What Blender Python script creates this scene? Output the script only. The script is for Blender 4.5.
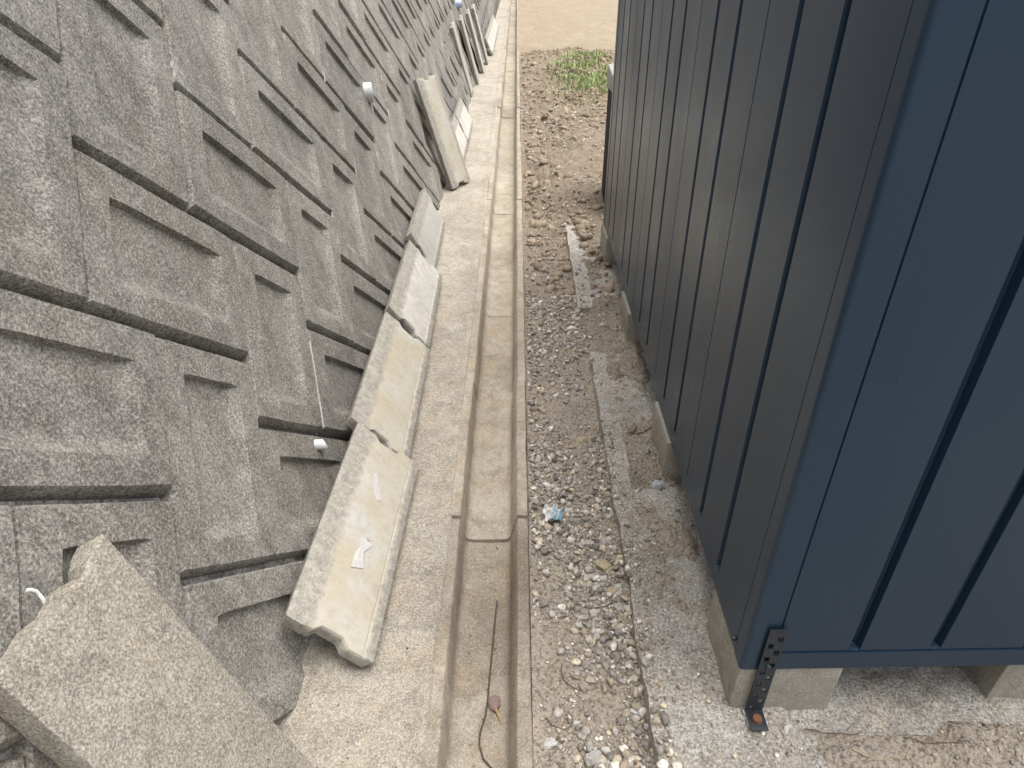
import bpy, bmesh, math, random
import numpy as np
from mathutils import Vector, Matrix
random.seed(7); rng = np.random.default_rng(11)
for o in list(bpy.data.objects): bpy.data.objects.remove(o)
sc = bpy.context.scene; COL = sc.collection

# ------------------------------------------------------------ camera, sky, sun, exposure
PITCH, ROLL, YAW = math.radians(33.21), math.radians(-0.49), math.radians(-0.60)
fw = Vector((math.sin(YAW)*math.cos(PITCH), math.cos(YAW)*math.cos(PITCH), -math.sin(PITCH)))
rt = Vector((math.cos(YAW), -math.sin(YAW), 0)); up = rt.cross(fw)
r2 = rt*math.cos(ROLL) + up*math.sin(ROLL); u2 = -rt*math.sin(ROLL) + up*math.cos(ROLL)
cd = bpy.data.cameras.new('camera'); cam = bpy.data.objects.new('camera', cd); COL.objects.link(cam)
cam.matrix_world = Matrix(((r2.x,u2.x,-fw.x,0),(r2.y,u2.y,-fw.y,0),(r2.z,u2.z,-fw.z,1.5),(0,0,0,1)))
cd.sensor_width = 36; cd.lens = 679.47*36/1024; cd.clip_start = .02; cd.clip_end = 600
sc.camera = cam

SUN_EL, SUN_AZ = math.radians(77), math.radians(84)      # azimuth from +Y towards +X
w = bpy.data.worlds.new('World'); sc.world = w; w.use_nodes = True
nt = w.node_tree; bg = nt.nodes['Background']
sky = nt.nodes.new('ShaderNodeTexSky'); sky.sky_type = 'NISHITA'; sky.sun_disc = False
sky.sun_elevation = SUN_EL; sky.sun_rotation = SUN_AZ; sky.dust_density = 4; sky.air_density = 1.0; sky.ozone_density = 1
hs = nt.nodes.new('ShaderNodeHueSaturation'); hs.inputs['Saturation'].default_value = .32
nt.links.new(sky.outputs[0], hs.inputs['Color']); nt.links.new(hs.outputs[0], bg.inputs[0]); bg.inputs[1].default_value = .15
sd = bpy.data.lights.new('sun', 'SUN'); sd.energy = 1.2; sd.angle = math.radians(60); sd.color = (1, .96, .9)
sun = bpy.data.objects.new('sun', sd); COL.objects.link(sun)
sv = Vector((math.sin(SUN_AZ)*math.cos(SUN_EL), math.cos(SUN_AZ)*math.cos(SUN_EL), math.sin(SUN_EL)))
sun.rotation_euler = sv.to_track_quat('Z', 'Y').to_euler(); sun.location = (0, 0, 8)
vs = sc.view_settings; vs.view_transform = 'Standard'; vs.look = 'None'; vs.exposure = 1.15; vs.gamma = 1

# ------------------------------------------------------------ noise helpers
_tab = rng.random((256, 256)).astype(np.float64)
def vnoise(x, y):
    xi = np.floor(x).astype(int); yi = np.floor(y).astype(int); fx = x-xi; fy = y-yi
    fx = fx*fx*(3-2*fx); fy = fy*fy*(3-2*fy)
    g = lambda a, b: _tab[a & 255, b & 255]
    return ((g(xi,yi)*(1-fx)+g(xi+1,yi)*fx)*(1-fy)+(g(xi,yi+1)*(1-fx)+g(xi+1,yi+1)*fx)*fy)*2-1
def fbm(x, y, s, o=4, off=0.0):
    x = np.asarray(x, float)*s+off; y = np.asarray(y, float)*s+off*1.7
    r = 0*x; a = 1.; t = 0
    for _ in range(o): r = r+a*vnoise(x, y); t += a; a *= .5; x = x*2.03+11.3; y = y*2.03+5.7
    return r/t

# ------------------------------------------------------------ material helpers
class NT:
    def __init__(s, name):
        s.m = bpy.data.materials.new(name); s.m.use_nodes = True; s.t = s.m.node_tree
        s.b = s.t.nodes['Principled BSDF']; s.geo = s.t.nodes.new('ShaderNodeNewGeometry')
        s.pos = s.geo.outputs['Position']
    def n(s, k, **kw):
        o = s.t.nodes.new(k)
        for a, v in kw.items(): setattr(o, a, v)
        return o
    def lk(s, a, b): s.t.links.new(a, b)
    def obj(s): return s.n('ShaderNodeTexCoord').outputs['Object']
    def mapp(s, v, scale=(1,1,1), rot=(0,0,0), loc=(0,0,0)):
        o = s.n('ShaderNodeMapping'); o.inputs['Scale'].default_value = scale; o.inputs['Rotation'].default_value = rot
        o.inputs['Location'].default_value = loc; s.lk(v, o.inputs[0]); return o.outputs[0]
    def noise(s, scale, det=4, rough=.55, v=None, dist=0):
        o = s.n('ShaderNodeTexNoise'); o.inputs['Scale'].default_value = scale; o.inputs['Detail'].default_value = det
        o.inputs['Roughness'].default_value = rough; o.inputs['Distortion'].default_value = dist
        s.lk(v or s.pos, o.inputs['Vector']); return o.outputs['Fac']
    def voro(s, scale, v=None, out='Distance', feat='F1'):
        o = s.n('ShaderNodeTexVoronoi', feature=feat); o.inputs['Scale'].default_value = scale
        s.lk(v or s.pos, o.inputs['Vector']); return o.outputs[out]
    def ramp(s, f, a, b, lo=0., hi=1.):
        o = s.n('ShaderNodeMapRange'); o.inputs[1].default_value = a; o.inputs[2].default_value = b
        o.inputs[3].default_value = lo; o.inputs[4].default_value = hi; s.lk(f, o.inputs[0]); return o.outputs[0]
    def math(s, op, a, b):
        o = s.n('ShaderNodeMath', operation=op)
        for i, x in enumerate((a, b)):
            if isinstance(x, (int, float)): o.inputs[i].default_value = x
            else: s.lk(x, o.inputs[i])
        return o.outputs[0]
    def mix(s, f, a, b, mode='MIX'):
        o = s.n('ShaderNodeMix', data_type='RGBA', blend_type=mode)
        for i, x in ((0, f), (6, a), (7, b)):
            if isinstance(x, (int, float)): o.inputs[i].default_value = x
            elif isinstance(x, tuple): o.inputs[i].default_value = (*x, 1)
            else: s.lk(x, o.inputs[i])
        return o.outputs[2]
    def bump(s, h, dist, strength=1., prev=None):
        o = s.n('ShaderNodeBump'); o.inputs['Distance'].default_value = dist; o.inputs['Strength'].default_value = strength
        s.lk(h, o.inputs['Height'])
        if prev: s.lk(prev, o.inputs['Normal'])
        return o.outputs[0]
    def fin(s, col, rough=.9, nrm=None, spec=.3):
        if isinstance(col, tuple): s.b.inputs['Base Color'].default_value = (*col, 1)
        else: s.lk(col, s.b.inputs['Base Color'])
        if isinstance(rough, (int, float)): s.b.inputs['Roughness'].default_value = rough
        else: s.lk(rough, s.b.inputs['Roughness'])
        s.b.inputs['Specular IOR Level'].default_value = spec
        if nrm: s.lk(nrm, s.b.inputs['Normal'])
        return s.m
def sep(m, v, i):
    o = m.n('ShaderNodeSeparateXYZ'); m.lk(v, o.inputs[0]); return o.outputs[i]
def objrand(m): return m.n('ShaderNodeObjectInfo').outputs['Random']

def concrete(name, c_lo, c_hi, c_stain, streak=0., white=0., fine=150., bumpd=.0022, pits=.5, rnd=.12, patch=2.2, grain=1., warm=0.):
    m = NT(name)
    big = m.noise(patch, 5, .6); med = m.noise(17, 6, .7); fin = m.noise(fine*1.15, 5, .8); fin2 = m.noise(fine*.33, 4, .75)
    col = m.mix(m.ramp(big, .3, .7), c_lo, c_hi)
    col = m.mix(m.ramp(med, .46, .62, 0, .6), col, c_stain); med2 = m.noise(41, 5, .7, m.mapp(m.pos, loc=(2, 5, 1)))
    col = m.mix(m.ramp(med2, .52, .68, 0, .45), col, (c_hi[0]*1.3, c_hi[1]*1.3, c_hi[2]*1.28))
    if streak:
        st = m.noise(1, 5, .65, m.mapp(m.pos, (14, 14, 1.3)), .4)
        col = m.mix(m.ramp(st, .47, .68, 0, streak), col, (c_stain[0]*.62, c_stain[1]*.6, c_stain[2]*.58))
        st2 = m.noise(1, 5, .7, m.mapp(m.pos, (26, 26, 1.7), loc=(3, 8, 1)), .3)
        col = m.mix(m.ramp(st2, .56, .74, 0, streak*.7), col, (c_hi[0]*1.3, c_hi[1]*1.3, c_hi[2]*1.3))
    if warm:
        wm = m.noise(1, 5, .65, m.mapp(m.pos, (7, 7, 1.6), loc=(5, 3, 2)), .5)
        col = m.mix(m.ramp(wm, .5, .66, 0, warm), col, (c_hi[0]*.95, c_hi[1]*.82, c_hi[2]*.66))
        dk = m.noise(1.1, 6, .7, m.mapp(m.pos, loc=(9, 4, 6)))
        col = m.mix(m.ramp(dk, .52, .68, 0, warm*1.1), col, (c_stain[0]*.55, c_stain[1]*.52, c_stain[2]*.48))
    if white:
        wn = m.noise(6, 6, .75, m.mapp(m.pos, loc=(4, 2, 9)))
        col = m.mix(m.ramp(wn, .57, .7, 0, white), col, (.52, .51, .48))
    agg = m.voro(fine*2.6, None, 'Color'); ag = m.n('ShaderNodeSeparateColor'); m.lk(agg, ag.inputs[0])
    col = m.mix(m.ramp(ag.outputs[0], .25, 1., 0, .40*(.4+.6*grain)), col, m.mix(m.ramp(ag.outputs[1], .3, .7), (c_stain[0]*.42, c_stain[1]*.41, c_stain[2]*.4), (c_hi[0]*1.45, c_hi[1]*1.43, c_hi[2]*1.4)), 'MIX')
    col = m.mix(m.ramp(fin, .47, .60, .0, .8*grain), col, m.mix(.62, col, (.03, .028, .025)))
    col = m.mix(m.ramp(fin, .46, .36, .0, .45*grain), col, (c_hi[0]*1.75, c_hi[1]*1.72, c_hi[2]*1.68))
    col = m.mix(m.ramp(fin2, .54, .68, 0, .4*grain), col, m.mix(.45, col, (.04, .036, .03)))
    if rnd:
        col = m.mix(1., col, m.mix(objrand(m), (1-rnd,)*3, (1+rnd, 1+rnd, 1+rnd*.9)), 'MULTIPLY')
    pit = m.ramp(m.voro(fine*.9), .0, .28, 0, 1)
    h = m.math('ADD', m.math('MULTIPLY', fin, 1.), m.math('ADD', m.math('MULTIPLY', pit, pits), m.math('MULTIPLY', med, 1.2)))
    return m.fin(col, .92, m.bump(h, bumpd), .25)

M = {}
M['block'] = concrete('weathered_block', (.225,.212,.192), (.315,.298,.27), (.16,.15,.135), streak=.65, white=.35, fine=150, rnd=.13, warm=.3, grain=1.2)
M['mortar'] = concrete('pale_joint_mortar', (.3,.29,.27), (.48,.47,.45), (.1,.095,.088), white=.7, fine=90, rnd=0, patch=5)
M['apron'] = concrete('apron_concrete', (.30,.265,.21), (.47,.43,.36), (.23,.205,.168), white=.7, fine=170, bumpd=.003, rnd=0, patch=3.5, grain=.85, warm=.4)
M['gutter'] = concrete('gutter_concrete', (.29,.25,.195), (.42,.375,.305), (.20,.165,.122), fine=190, bumpd=.0016, rnd=.07, patch=4, grain=.6, warm=.5)
M['kerb'] = M['gutter']
M['footing'] = concrete('old_footing_concrete', (.42,.39,.34), (.56,.535,.49), (.32,.28,.225), white=.8, grain=.9, warm=.6, fine=120, bumpd=.006, pits=1., rnd=0, patch=5)
M['slab_rough'] = concrete('slab_rough', (.29,.268,.22), (.38,.352,.295), (.21,.19,.155), fine=180, bumpd=.0018, grain=1.05, warm=.3, pits=.6, rnd=0, patch=5)
M['base_block'] = concrete('base_block_concrete', (.3,.28,.235), (.39,.37,.32), (.24,.22,.18), fine=190, bumpd=.0015, rnd=.1, grain=.6)

def lid_mat(name, warm, grey=.0):
    """gutter lid: rough grey bands along the edges, smooth pale-yellow cast face between"""
    m = NT(name); ob = m.obj(); ob = m.mapp(ob, loc=(0, 0, 0))
    y = sep(m, ob, 1); z = sep(m, ob, 2)
    e = m.noise(30, 4, .6, ob); yy = m.math('ADD', y, m.math('MULTIPLY', m.math('SUBTRACT', e, .5), .05))
    band = m.math('MAXIMUM', m.ramp(yy, .052, .072), m.ramp(yy, -.095, -.107))
    band = m.math('MAXIMUM', band, m.ramp(z, -.004, -.012))
    n1 = m.noise(7, 5, .65); n2 = m.noise(45, 4, .6); n3 = m.noise(150, 3, .7)
    face = m.mix(m.ramp(n1, .35, .65), warm, (.45-.08*grey, .435-.08*grey, .39-.07*grey))
    face = m.mix(m.ramp(n2, .5, .64, 0, .5), face, (.36, .33, .27)); n5 = m.noise(13, 5, .7, m.mapp(m.pos, loc=(3, 1, 2)))
    face = m.mix(m.ramp(n5, .55, .66, 0, .4), face, (.30, .275, .225))
    rough = m.mix(m.ramp(n2, .35, .65), (.40, .375, .32), (.27, .25, .21))
    rough = m.mix(m.ramp(n3, .5, .72, 0, .7), rough, (.14, .13, .11))
    col = m.mix(band, face, rough)
    col = m.mix(m.ramp(n3, .55, .75, 0, .25), col, (.2, .18, .15))
    h = m.math('ADD', m.math('MULTIPLY', n3, m.ramp(band, 0, 1, .25, 1.6)), m.math('MULTIPLY', n2, .5))
    return m.fin(col, .85, m.bump(h, .0025), .3)
M['lid'] = lid_mat('lid_warm', (.40,.345,.245))
M['lid_grey'] = lid_mat('lid_grey', (.44,.42,.38), .9)
M['lid_pale'] = lid_mat('lid_pale', (.55,.52,.45))

m = NT('dirt'); yv = sep(m, m.pos, 1); xv = sep(m, m.pos, 0)
n1 = m.noise(2.2, 5, .65); n2 = m.noise(14, 6, .7); n3 = m.noise(95, 4, .7); n4 = m.noise(320, 2, .7)
near = m.mix(m.ramp(n1, .35, .65), (.30,.25,.19), (.44,.37,.28))
near = m.mix(m.ramp(n2, .45, .68, 0, .7), near, (.36,.33,.29))
far = m.mix(m.ramp(n1, .3, .7), (.33,.255,.16), (.39,.31,.205))
far = m.mix(m.ramp(n2, .46, .62, 0, .7), far, (.30,.235,.155)); fs = m.noise(1, 5, .7, m.mapp(m.pos, (3, .9, 1)))
far = m.mix(m.ramp(fs, .45, .62, 0, .55), far, (.42,.345,.24))
f = m.ramp(m.math('ADD', yv, m.math('MULTIPLY', m.math('SUBTRACT', n1, .5), 3.)), 9.5, 13)
mid = m.mix(m.ramp(yv, 2.2, 4.5), near, m.mix(m.ramp(n2, .35, .7), (.29,.22,.15), (.155,.115,.08)))
col = m.mix(f, mid, far)
vo = m.voro(120, None, 'Color'); sp = m.n('ShaderNodeSeparateColor'); m.lk(vo, sp.inputs[0])
col = m.mix(m.ramp(sp.outputs[0], .45, 1, 0, .55), col, m.mix(sp.outputs[1], (.12,.1,.08), (.45,.41,.36)))
col = m.mix(m.ramp(n3, .48, .64, 0, .8), col, (.075,.06,.044))
col = m.mix(m.ramp(n4, .52, .64, 0, .5), col, (.5,.45,.38))
h = m.math('ADD', m.math('MULTIPLY', n2, 3.), m.math('ADD', n3, m.math('MULTIPLY', m.voro(120), -.7)))
M['dirt'] = m.fin(col, .97, m.bump(h, .007), .15)

m = NT('stone'); at = m.n('ShaderNodeAttribute', attribute_name='col'); n = m.noise(160, 4, .65)
M['stone'] = m.fin(m.mix(m.ramp(n, .35, .7, 0, .55), at.outputs['Color'], (.16,.14,.115)), .9, m.bump(n, .002), .25)
def stone_mat(name, c):
    m = NT(name); n = m.noise(120, 5, .65); k = m.noise(28, 3, .6)
    return m.fin(m.mix(m.ramp(k, .4, .7, 0, .6), m.mix(m.ramp(n, .4, .7, 0, .45), c, (c[0]*.45, c[1]*.43, c[2]*.4)), (c[0]*.75, c[1]*.7, c[2]*.62)), .9, m.bump(n, .003), .25)

def paint(name, base):
    m = NT(name); n1 = m.noise(3.5, 5, .6, m.mapp(m.pos, (1, 1, .35))); n2 = m.noise(260, 2, .5)
    n3 = m.noise(1, 3, .5, m.mapp(m.pos, (9, 9, 90), (.3, .5, 0))); dust = m.noise(26, 6, .75)
    zz = sep(m, m.pos, 2)
    col = m.mix(m.ramp(n1, .35, .75, 0, .35), base, (base[0]*1.25+.006, base[1]*1.2+.005, base[2]*1.12+.003))
    col = m.mix(m.math('MULTIPLY', m.ramp(dust, .60, .85, 0, .14), m.ramp(zz, .6, .15)), col, (.16,.145,.12))
    rough = m.ramp(n1, .3, .7, .25, .36)
    return m.fin(col, rough, m.bump(m.noise(2.2, 2, .4, m.mapp(m.pos, (1, 1, .5))), .004), .5)
M['paint'] = paint('navy_charcoal_paint', (.011,.026,.050))
pb = M['paint'].node_tree.nodes['Principled BSDF']; pb.inputs['Coat Weight'].default_value = .0; pb.inputs['Coat Roughness'].default_value = .22; pb.inputs['Specular Tint'].default_value = (.62, .8, 1, 1); pb.inputs['Specular IOR Level'].default_value = .55
def plain(name, c, rough=.5, metal=0., nscale=60, var=.3, bumpd=.0006):
    m = NT(name); n = m.noise(nscale, 4, .6)
    mm = m.fin(m.mix(m.ramp(n, .35, .7, 0, var), c, (c[0]*.5, c[1]*.5, c[2]*.5)), rough, m.bump(n, bumpd), .4)
    m.b.inputs['Metallic'].default_value = metal; return mm
M['steel_black'] = plain('black_steel', (.02,.026,.034), .38)
M['rust'] = plain('rusty_steel', (.21,.095,.05), .8, .2, 400, .6)
M['pvc'] = plain('white_pvc', (.62,.62,.60), .5, 0, 45, .4)
M['pvc_blue'] = plain('blue_pvc', (.42,.52,.68), .4, 0, 30, .12)
M['dark_in'] = plain('pipe_inside', (.2,.2,.2), .8)
M['black_plastic'] = plain('black_plastic', (.006,.006,.0065), .95)
M['grey_plastic'] = plain('grey_plastic', (.33,.32,.29), .6)
M['twig'] = plain('twig_bark', (.14,.1,.065), .9, 0, 200, .5)
M['straw'] = plain('dry_straw', (.42,.36,.25), .9, 0, 200, .4)
M['wire'] = plain('old_wire', (.085,.06,.05), .7, .1, 300, .5)
M['leaf'] = plain('dry_leaf', (.22,.15,.13), .8, 0, 90, .5)
M['leaf_tan'] = plain('tan_leaf', (.42,.27,.11), .8, 0, 90, .4)
M['mortar_patch'] = plain('white_mortar_remnant', (.50,.485,.45), .9, 0, 120, .3, .002)
m = NT('grass'); at = m.n('ShaderNodeAttribute', attribute_name='col'); M['grass'] = m.fin(at.outputs['Color'], .7, None, .2)

# ------------------------------------------------------------ object helpers
def link(o, parent=None):
    COL.objects.link(o)
    if parent: o.parent = parent
    return o
def obj(name, me, mat, parent=None):
    o = bpy.data.objects.new(name, me); link(o, parent)
    if mat is not None and not me.materials: me.materials.append(M[mat] if isinstance(mat, str) else mat)
    return o
def tag(o, label=None, cat=None, group=None, kind=None):
    for k, v in (('label', label), ('category', cat), ('group', group), ('kind', kind)):
        if v: o[k] = v
    return o
def empty(name, loc=(0,0,0), **kw):
    o = bpy.data.objects.new(name, None); o.location = loc; o.empty_display_size = .1; COL.objects.link(o); return tag(o, **kw)
def mesh(name, v, f, smooth=None):
    me = bpy.data.meshes.new(name); me.from_pydata([tuple(x) for x in v], [], [tuple(x) for x in f]); me.update()
    if smooth is not None: smoothen(me, smooth)
    return me
def smoothen(me, ang=35):
    me.polygons.foreach_set('use_smooth', [True]*len(me.polygons)); me.set_sharp_from_angle(angle=math.radians(ang))
def bm_mesh(bm, name, smooth=None):
    bmesh.ops.recalc_face_normals(bm, faces=bm.faces)
    me = bpy.data.meshes.new(name); bm.to_mesh(me); bm.free()
    if smooth is not None: smoothen(me, smooth)
    return me
def box_bm(x0, x1, y0, y1, z0, z1, bev=0, seg=2):
    bm = bmesh.new(); bmesh.ops.create_cube(bm, size=1)
    for v in bm.verts: v.co = Vector(((x0+x1)/2+v.co.x*(x1-x0), (y0+y1)/2+v.co.y*(y1-y0), (z0+z1)/2+v.co.z*(z1-z0)))
    if bev: bmesh.ops.bevel(bm, geom=bm.edges[:], offset=bev, segments=seg, affect='EDGES', profile=.6)
    return bm
def jitter(bm, amp, scale, seed=0):
    from mathutils import noise as mn
    for v in bm.verts:
        q = v.co*scale+Vector((seed*7.3, seed*3.1, seed*5.7)); v.co += mn.noise_vector(q)*amp+mn.noise_vector(q*3.1)*amp*.5
def heightfield(name, xs, ys, zfun, mat, smooth=True):
    X, Y = np.meshgrid(xs, ys); Z = zfun(X, Y); nx, ny = len(xs), len(ys)
    co = np.stack([X, Y, Z], -1).reshape(-1, 3); i = np.arange(nx*ny).reshape(ny, nx)
    q = np.stack([i[:-1,:-1], i[:-1,1:], i[1:,1:], i[1:,:-1]], -1).reshape(-1, 4)
    me = bpy.data.meshes.new(name); me.vertices.add(len(co)); me.vertices.foreach_set('co', co.ravel())
    me.loops.add(q.size); me.loops.foreach_set('vertex_index', q.ravel().astype(np.int32))
    me.polygons.add(len(q)); me.polygons.foreach_set('loop_start', np.arange(0, q.size, 4, dtype=np.int32))
    me.polygons.foreach_set('use_smooth', np.full(len(q), smooth)); me.update(calc_edges=True)
    return obj(name, me, mat)
def tube(name, pts, r, mat, parent=None, sides=6, taper=1.):
    v, f = [], []; pts = [Vector(p) for p in pts]
    for i, p in enumerate(pts):
        d = (pts[min(i+1, len(pts)-1)]-pts[max(i-1, 0)]).normalized()
        a = d.orthogonal().normalized() if abs(d.z) > .95 else d.cross(Vector((0,0,1))).normalized(); b = d.cross(a)
        rr = r*(1+(taper-1)*i/(len(pts)-1))
        for k in range(sides): t = 2*math.pi*k/sides; v.append(p+a*rr*math.cos(t)+b*rr*math.sin(t))
    for i in range(len(pts)-1):
        for k in range(sides): f.append((i*sides+k, i*sides+(k+1)%sides, (i+1)*sides+(k+1)%sides, (i+1)*sides+k))
    f.append(tuple(range(sides))[::-1]); f.append(tuple((len(pts)-1)*sides+k for k in range(sides)))
    return obj(name, mesh(name, v, f, 50), mat, parent)

# ------------------------------------------------------------ ground
XK = .032                                       # outer face of the channel's right rim
def geo_steps(a, b, s0, k):
    r = [a]; s = s0
    while r[-1] < b: r.append(r[-1]+s); s *= k
    return r
def dirt_z(X, Y):
    z = -.026+.012*fbm(X, Y, 3.1, 3, 2.)+.013*fbm(X, Y, 11., 4, 9.)+.007*fbm(X, Y, 48., 3, 4.)
    rough = np.clip((Y-3.2)/1.5, 0, 1)*np.clip((13-Y)/3, 0, 1)*np.clip((X-.05)/.15, 0, 1)
    z = z+rough*(.085*fbm(X, Y, 3.6, 6, 21.)+.05*np.abs(fbm(X, Y, 2.3, 5, 7.))+.035*np.abs(fbm(X, Y, 11., 4, 17.)))
    m = np.exp(-((X-.9)/.75)**2-((Y-10.6)/1.5)**2)+.5*np.exp(-((X-.45)/.3)**2-((Y-6.)/1.2)**2)
    z = z+m*(.10+.12*fbm(X, Y, 3., 6, 3.))
    # soil heaped over the old footing beside the shed, with bare stretches
    s = np.clip((X-.29)/.08, 0, 1)*np.clip((.60-X)/.1, 0, 1)*np.clip((Y-.6)/.2, 0, 1)*np.clip((4.4-Y)/.4, 0, 1)
    s = s*np.clip((Y-1.0)/.25, .3, 1); z = z+s*np.clip((X-.338)/.04, 0, 1)*(.052+.036*fbm(X, Y, 6.5, 5, 31.)+.014*fbm(X, Y, 30., 3, 35.))
    gap = np.exp(-((Y-2.72)/.22)**2)*np.clip((X-.2)/.1, 0, 1)*np.clip((.7-X)/.1, 0, 1)
    z = z+.03*gap
    fr = np.clip((X-.50)/.15, 0, 1)*np.exp(-((Y-.82)/.07)**4); z = z+(.034+.012*fbm(X, Y, 9, 3, 77.))*fr
    b = np.exp(-((X-XK)/.03)**2); z = z*(1-.7*b)-.01*b
    return np.minimum(z, np.where(X < .1, .012, 9.))
xs = np.array(list(np.arange(XK, 1.15, .008))+list(np.arange(1.15, 3, .05))+geo_steps(3, 140, .1, 1.25))
ys = np.array([-40, -25, -15, -8, -4, -2, -1, -.4, 0, .2, .4]+list(np.arange(.5, 4.5, .009))+list(np.arange(4.5, 22, .04))+geo_steps(22, 240, .2, 1.22))
tag(heightfield('dirt_ground', xs, ys, dirt_z, 'dirt'), kind='structure')
tag(obj('subsoil', mesh('subsoil', [(-140,-40,-.9),(140,-40,-.9),(140,240,-.9),(-140,240,-.9)], [(0,1,2,3)]), 'dirt'), kind='structure')

def apron_z(X, Y):
    e = np.clip((-.36-X)/.2, 0, 1)
    z = .004*fbm(X, Y, 5, 4, 3.)+.0022*fbm(X, Y, 38, 3, 8.)+.012*e*e
    z = z+.010*np.clip(fbm(X, Y, 3.2, 4, 14.)-.1, 0, 1)*np.clip((-.24-X)/.05, 0, 1)
    return z-.002
xa = np.array([-.75]+list(np.arange(-.62, -.2125, .008))+[-.2125])
ya = np.array([-8, -4, -2, -1, -.3, 0]+list(np.arange(.2, 4.5, .012))+list(np.arange(4.5, 24, .06))+[30, 60])
ap = heightfield('concrete_apron', xa, ya, apron_z, 'apron'); tag(ap, kind='structure')
for v in ap.data.vertices:
    x, y, z = v.co
    if x > -.26:
        t = (x+.26)/.0475; v.co.x = x+t*(.011+.012*float(fbm(np.array([3.]), np.array([y]), 2.6, 4, 6.)[0])); v.co.z = z+.008*min(1, t*1.5)-(.02 if t > .99 else 0)

# ------------------------------------------------------------ retaining wall: diagonal herringbone blocks on a 1:0.3 batter
X0, SL, PHI, A, B, S0, T0, WY = -.5280, 1.2784, .8203, .3535, .5244, .8733, 1.2026, .0025
UPW = Vector((-math.cos(SL), 0, math.sin(SL))); FWD = Vector((math.sin(WY), math.cos(WY), 0)); NRM = FWD.cross(UPW)
if NRM.x < 0: NRM = -NRM
D1 = FWD*math.cos(PHI)+UPW*math.sin(PHI); D2 = FWD*math.sin(PHI)-UPW*math.cos(PHI)
def wpt(s, t, h=0): return Vector((X0,0,0))+FWD*s+UPW*t+NRM*h
OR = wpt(S0, T0)
WALLTOP = 2.75
wall = empty('retaining_wall', (X0, 0, 0), label='tall sloping retaining wall of grey herringbone concrete blocks with recessed faces', cat='wall')
wall_inv = Matrix.Translation((-X0, 0, 0))
def block_mesh(wu, wv, seed, n=9):
    """block face: joint bevel, flat rim, recessed panel; u along D2, v along D1, depth along the wall normal"""
    r = random.Random(seed); g = .0015
    def ring(l, rr, b, t, z, rad):
        p = []
        x0, x1, y0, y1 = l, wu-rr, b, wv-t
        c = [(x0,y0),(x1,y0),(x1,y1),(x0,y1)]
        for k in range(4):
            (ax, ay), (bx, by) = c[k], c[(k+1)%4]
            for i in range(n):
                tt = i/n; x = ax+(bx-ax)*tt; y = ay+(by-ay)*tt
                p.append([x, y, z])
            j = len(p)-n
            p[j][0] += rad*(1 if k in (0, 3) else -1); p[j][1] += rad*(1 if k in (0, 1) else -1)
        return p
    e = .0022
    rings = [ring(g,g,.004,g,-.06,0), ring(e,e,.008,e,-.036,.0005), ring(e+.001,e+.001,.020,e+.001,-.007,.001), ring(e+.004,e+.004,.026,e+.004,0,.002),
             ring(.045,.045,.055,.045,.0,.003),
             ring(.080,.070,.082,.074,0,.003), ring(.082,.076,.088,.0755,-.004,.003), ring(.090,.104,.108,.079,-.0155,.004), ring(.100,.118,.120,.088,-.0165,.006), ring(.14,.14,.15,.13,-.016,.01)]
    V, F = [], []; N = 4*n
    for ri, R in enumerate(rings):
        amp = (.0, .001, .002, .0022, .0012, .0012, .0018, .0024, .002, .002)[ri]
        ox, oy = r.uniform(0, 50), r.uniform(0, 50)
        for x, y, z in R:
            V.append((x+amp*float(fbm(x, y, 22, 3, ox)), y+amp*float(fbm(x, y, 22, 3, oy)), z+amp*.9*float(fbm(x, y, 14, 3, ox+9))))
    for ri in range(len(rings)-1):
        for k in range(N): F.append((ri*N+k, ri*N+(k+1)%N, (ri+1)*N+(k+1)%N, (ri+1)*N+k))
    F.append(tuple((len(rings)-1)*N+k for k in range(N)))
    me = mesh('concrete_block', V, F); me.materials.append(M['block']); smoothen(me, 32)
    return me
blkT = [block_mesh(A, B, 10+i) for i in range(7)]; blkW = [block_mesh(B, A, 40+i) for i in range(7)]
BASIS = Matrix((D2, D1, NRM)).transposed()
if BASIS.determinant() < 0: BASISneg = True
cand = []
for i in range(-40, 90):
    for j in range(-14, 14):
        for kind in 'TW':
            u = i*A+j*B+(A if kind == 'W' else 0); v = i*A-j*B
            wu, wv = (A, B) if kind == 'T' else (B, A)
            c = OR+D2*(u+wu/2)+D1*(v+wv/2); t = (c-Vector((X0,0,0))).dot(UPW); s = c.y
            if -.34 < t < WALLTOP+.12 and -3 < s < 26: cand.append((kind, u, v, c, s, t))
def in_view(c):
    d = c-Vector((0,0,1.5)); z = d.dot(fw)
    if z < .05: return False
    return abs(d.dot(r2)/z)*679 < 512+170 and -384-200 < d.dot(u2)/z*679 < 384+200
vis = sorted([c for c in cand if in_view(c[3])], key=lambda c: (c[3]-Vector((0,0,1.5))).length)
show = set(id(c) for c in vis[:295]); rest_bm = bmesh.new(); nvis = 0
for c in cand:
    kind, u, v, cc, s, t = c
    me = random.choice(blkT if kind == 'T' else blkW)
    tilt = Matrix.Rotation(random.gauss(0, .006), 4, 'X') @ Matrix.Rotation(random.gauss(0, .006), 4, 'Y')
    mw = Matrix.Translation(OR+D2*u+D1*v+NRM*random.gauss(0, .0035)) @ BASIS.to_4x4() @ tilt
    if id(c) in show:
        o = bpy.data.objects.new('concrete_block', me); link(o, wall); o.matrix_parent_inverse = wall_inv; o.matrix_basis = mw; nvis += 1
    else:
        tb = bmesh.new(); tb.from_mesh(me); tb.transform(mw); tm = bpy.data.meshes.new('t'); tb.to_mesh(tm); tb.free(); rest_bm.from_mesh(tm); bpy.data.meshes.remove(tm)
me = bpy.data.meshes.new('block_courses'); rest_bm.to_mesh(me); rest_bm.free(); me.materials.append(M['block'])
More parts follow.
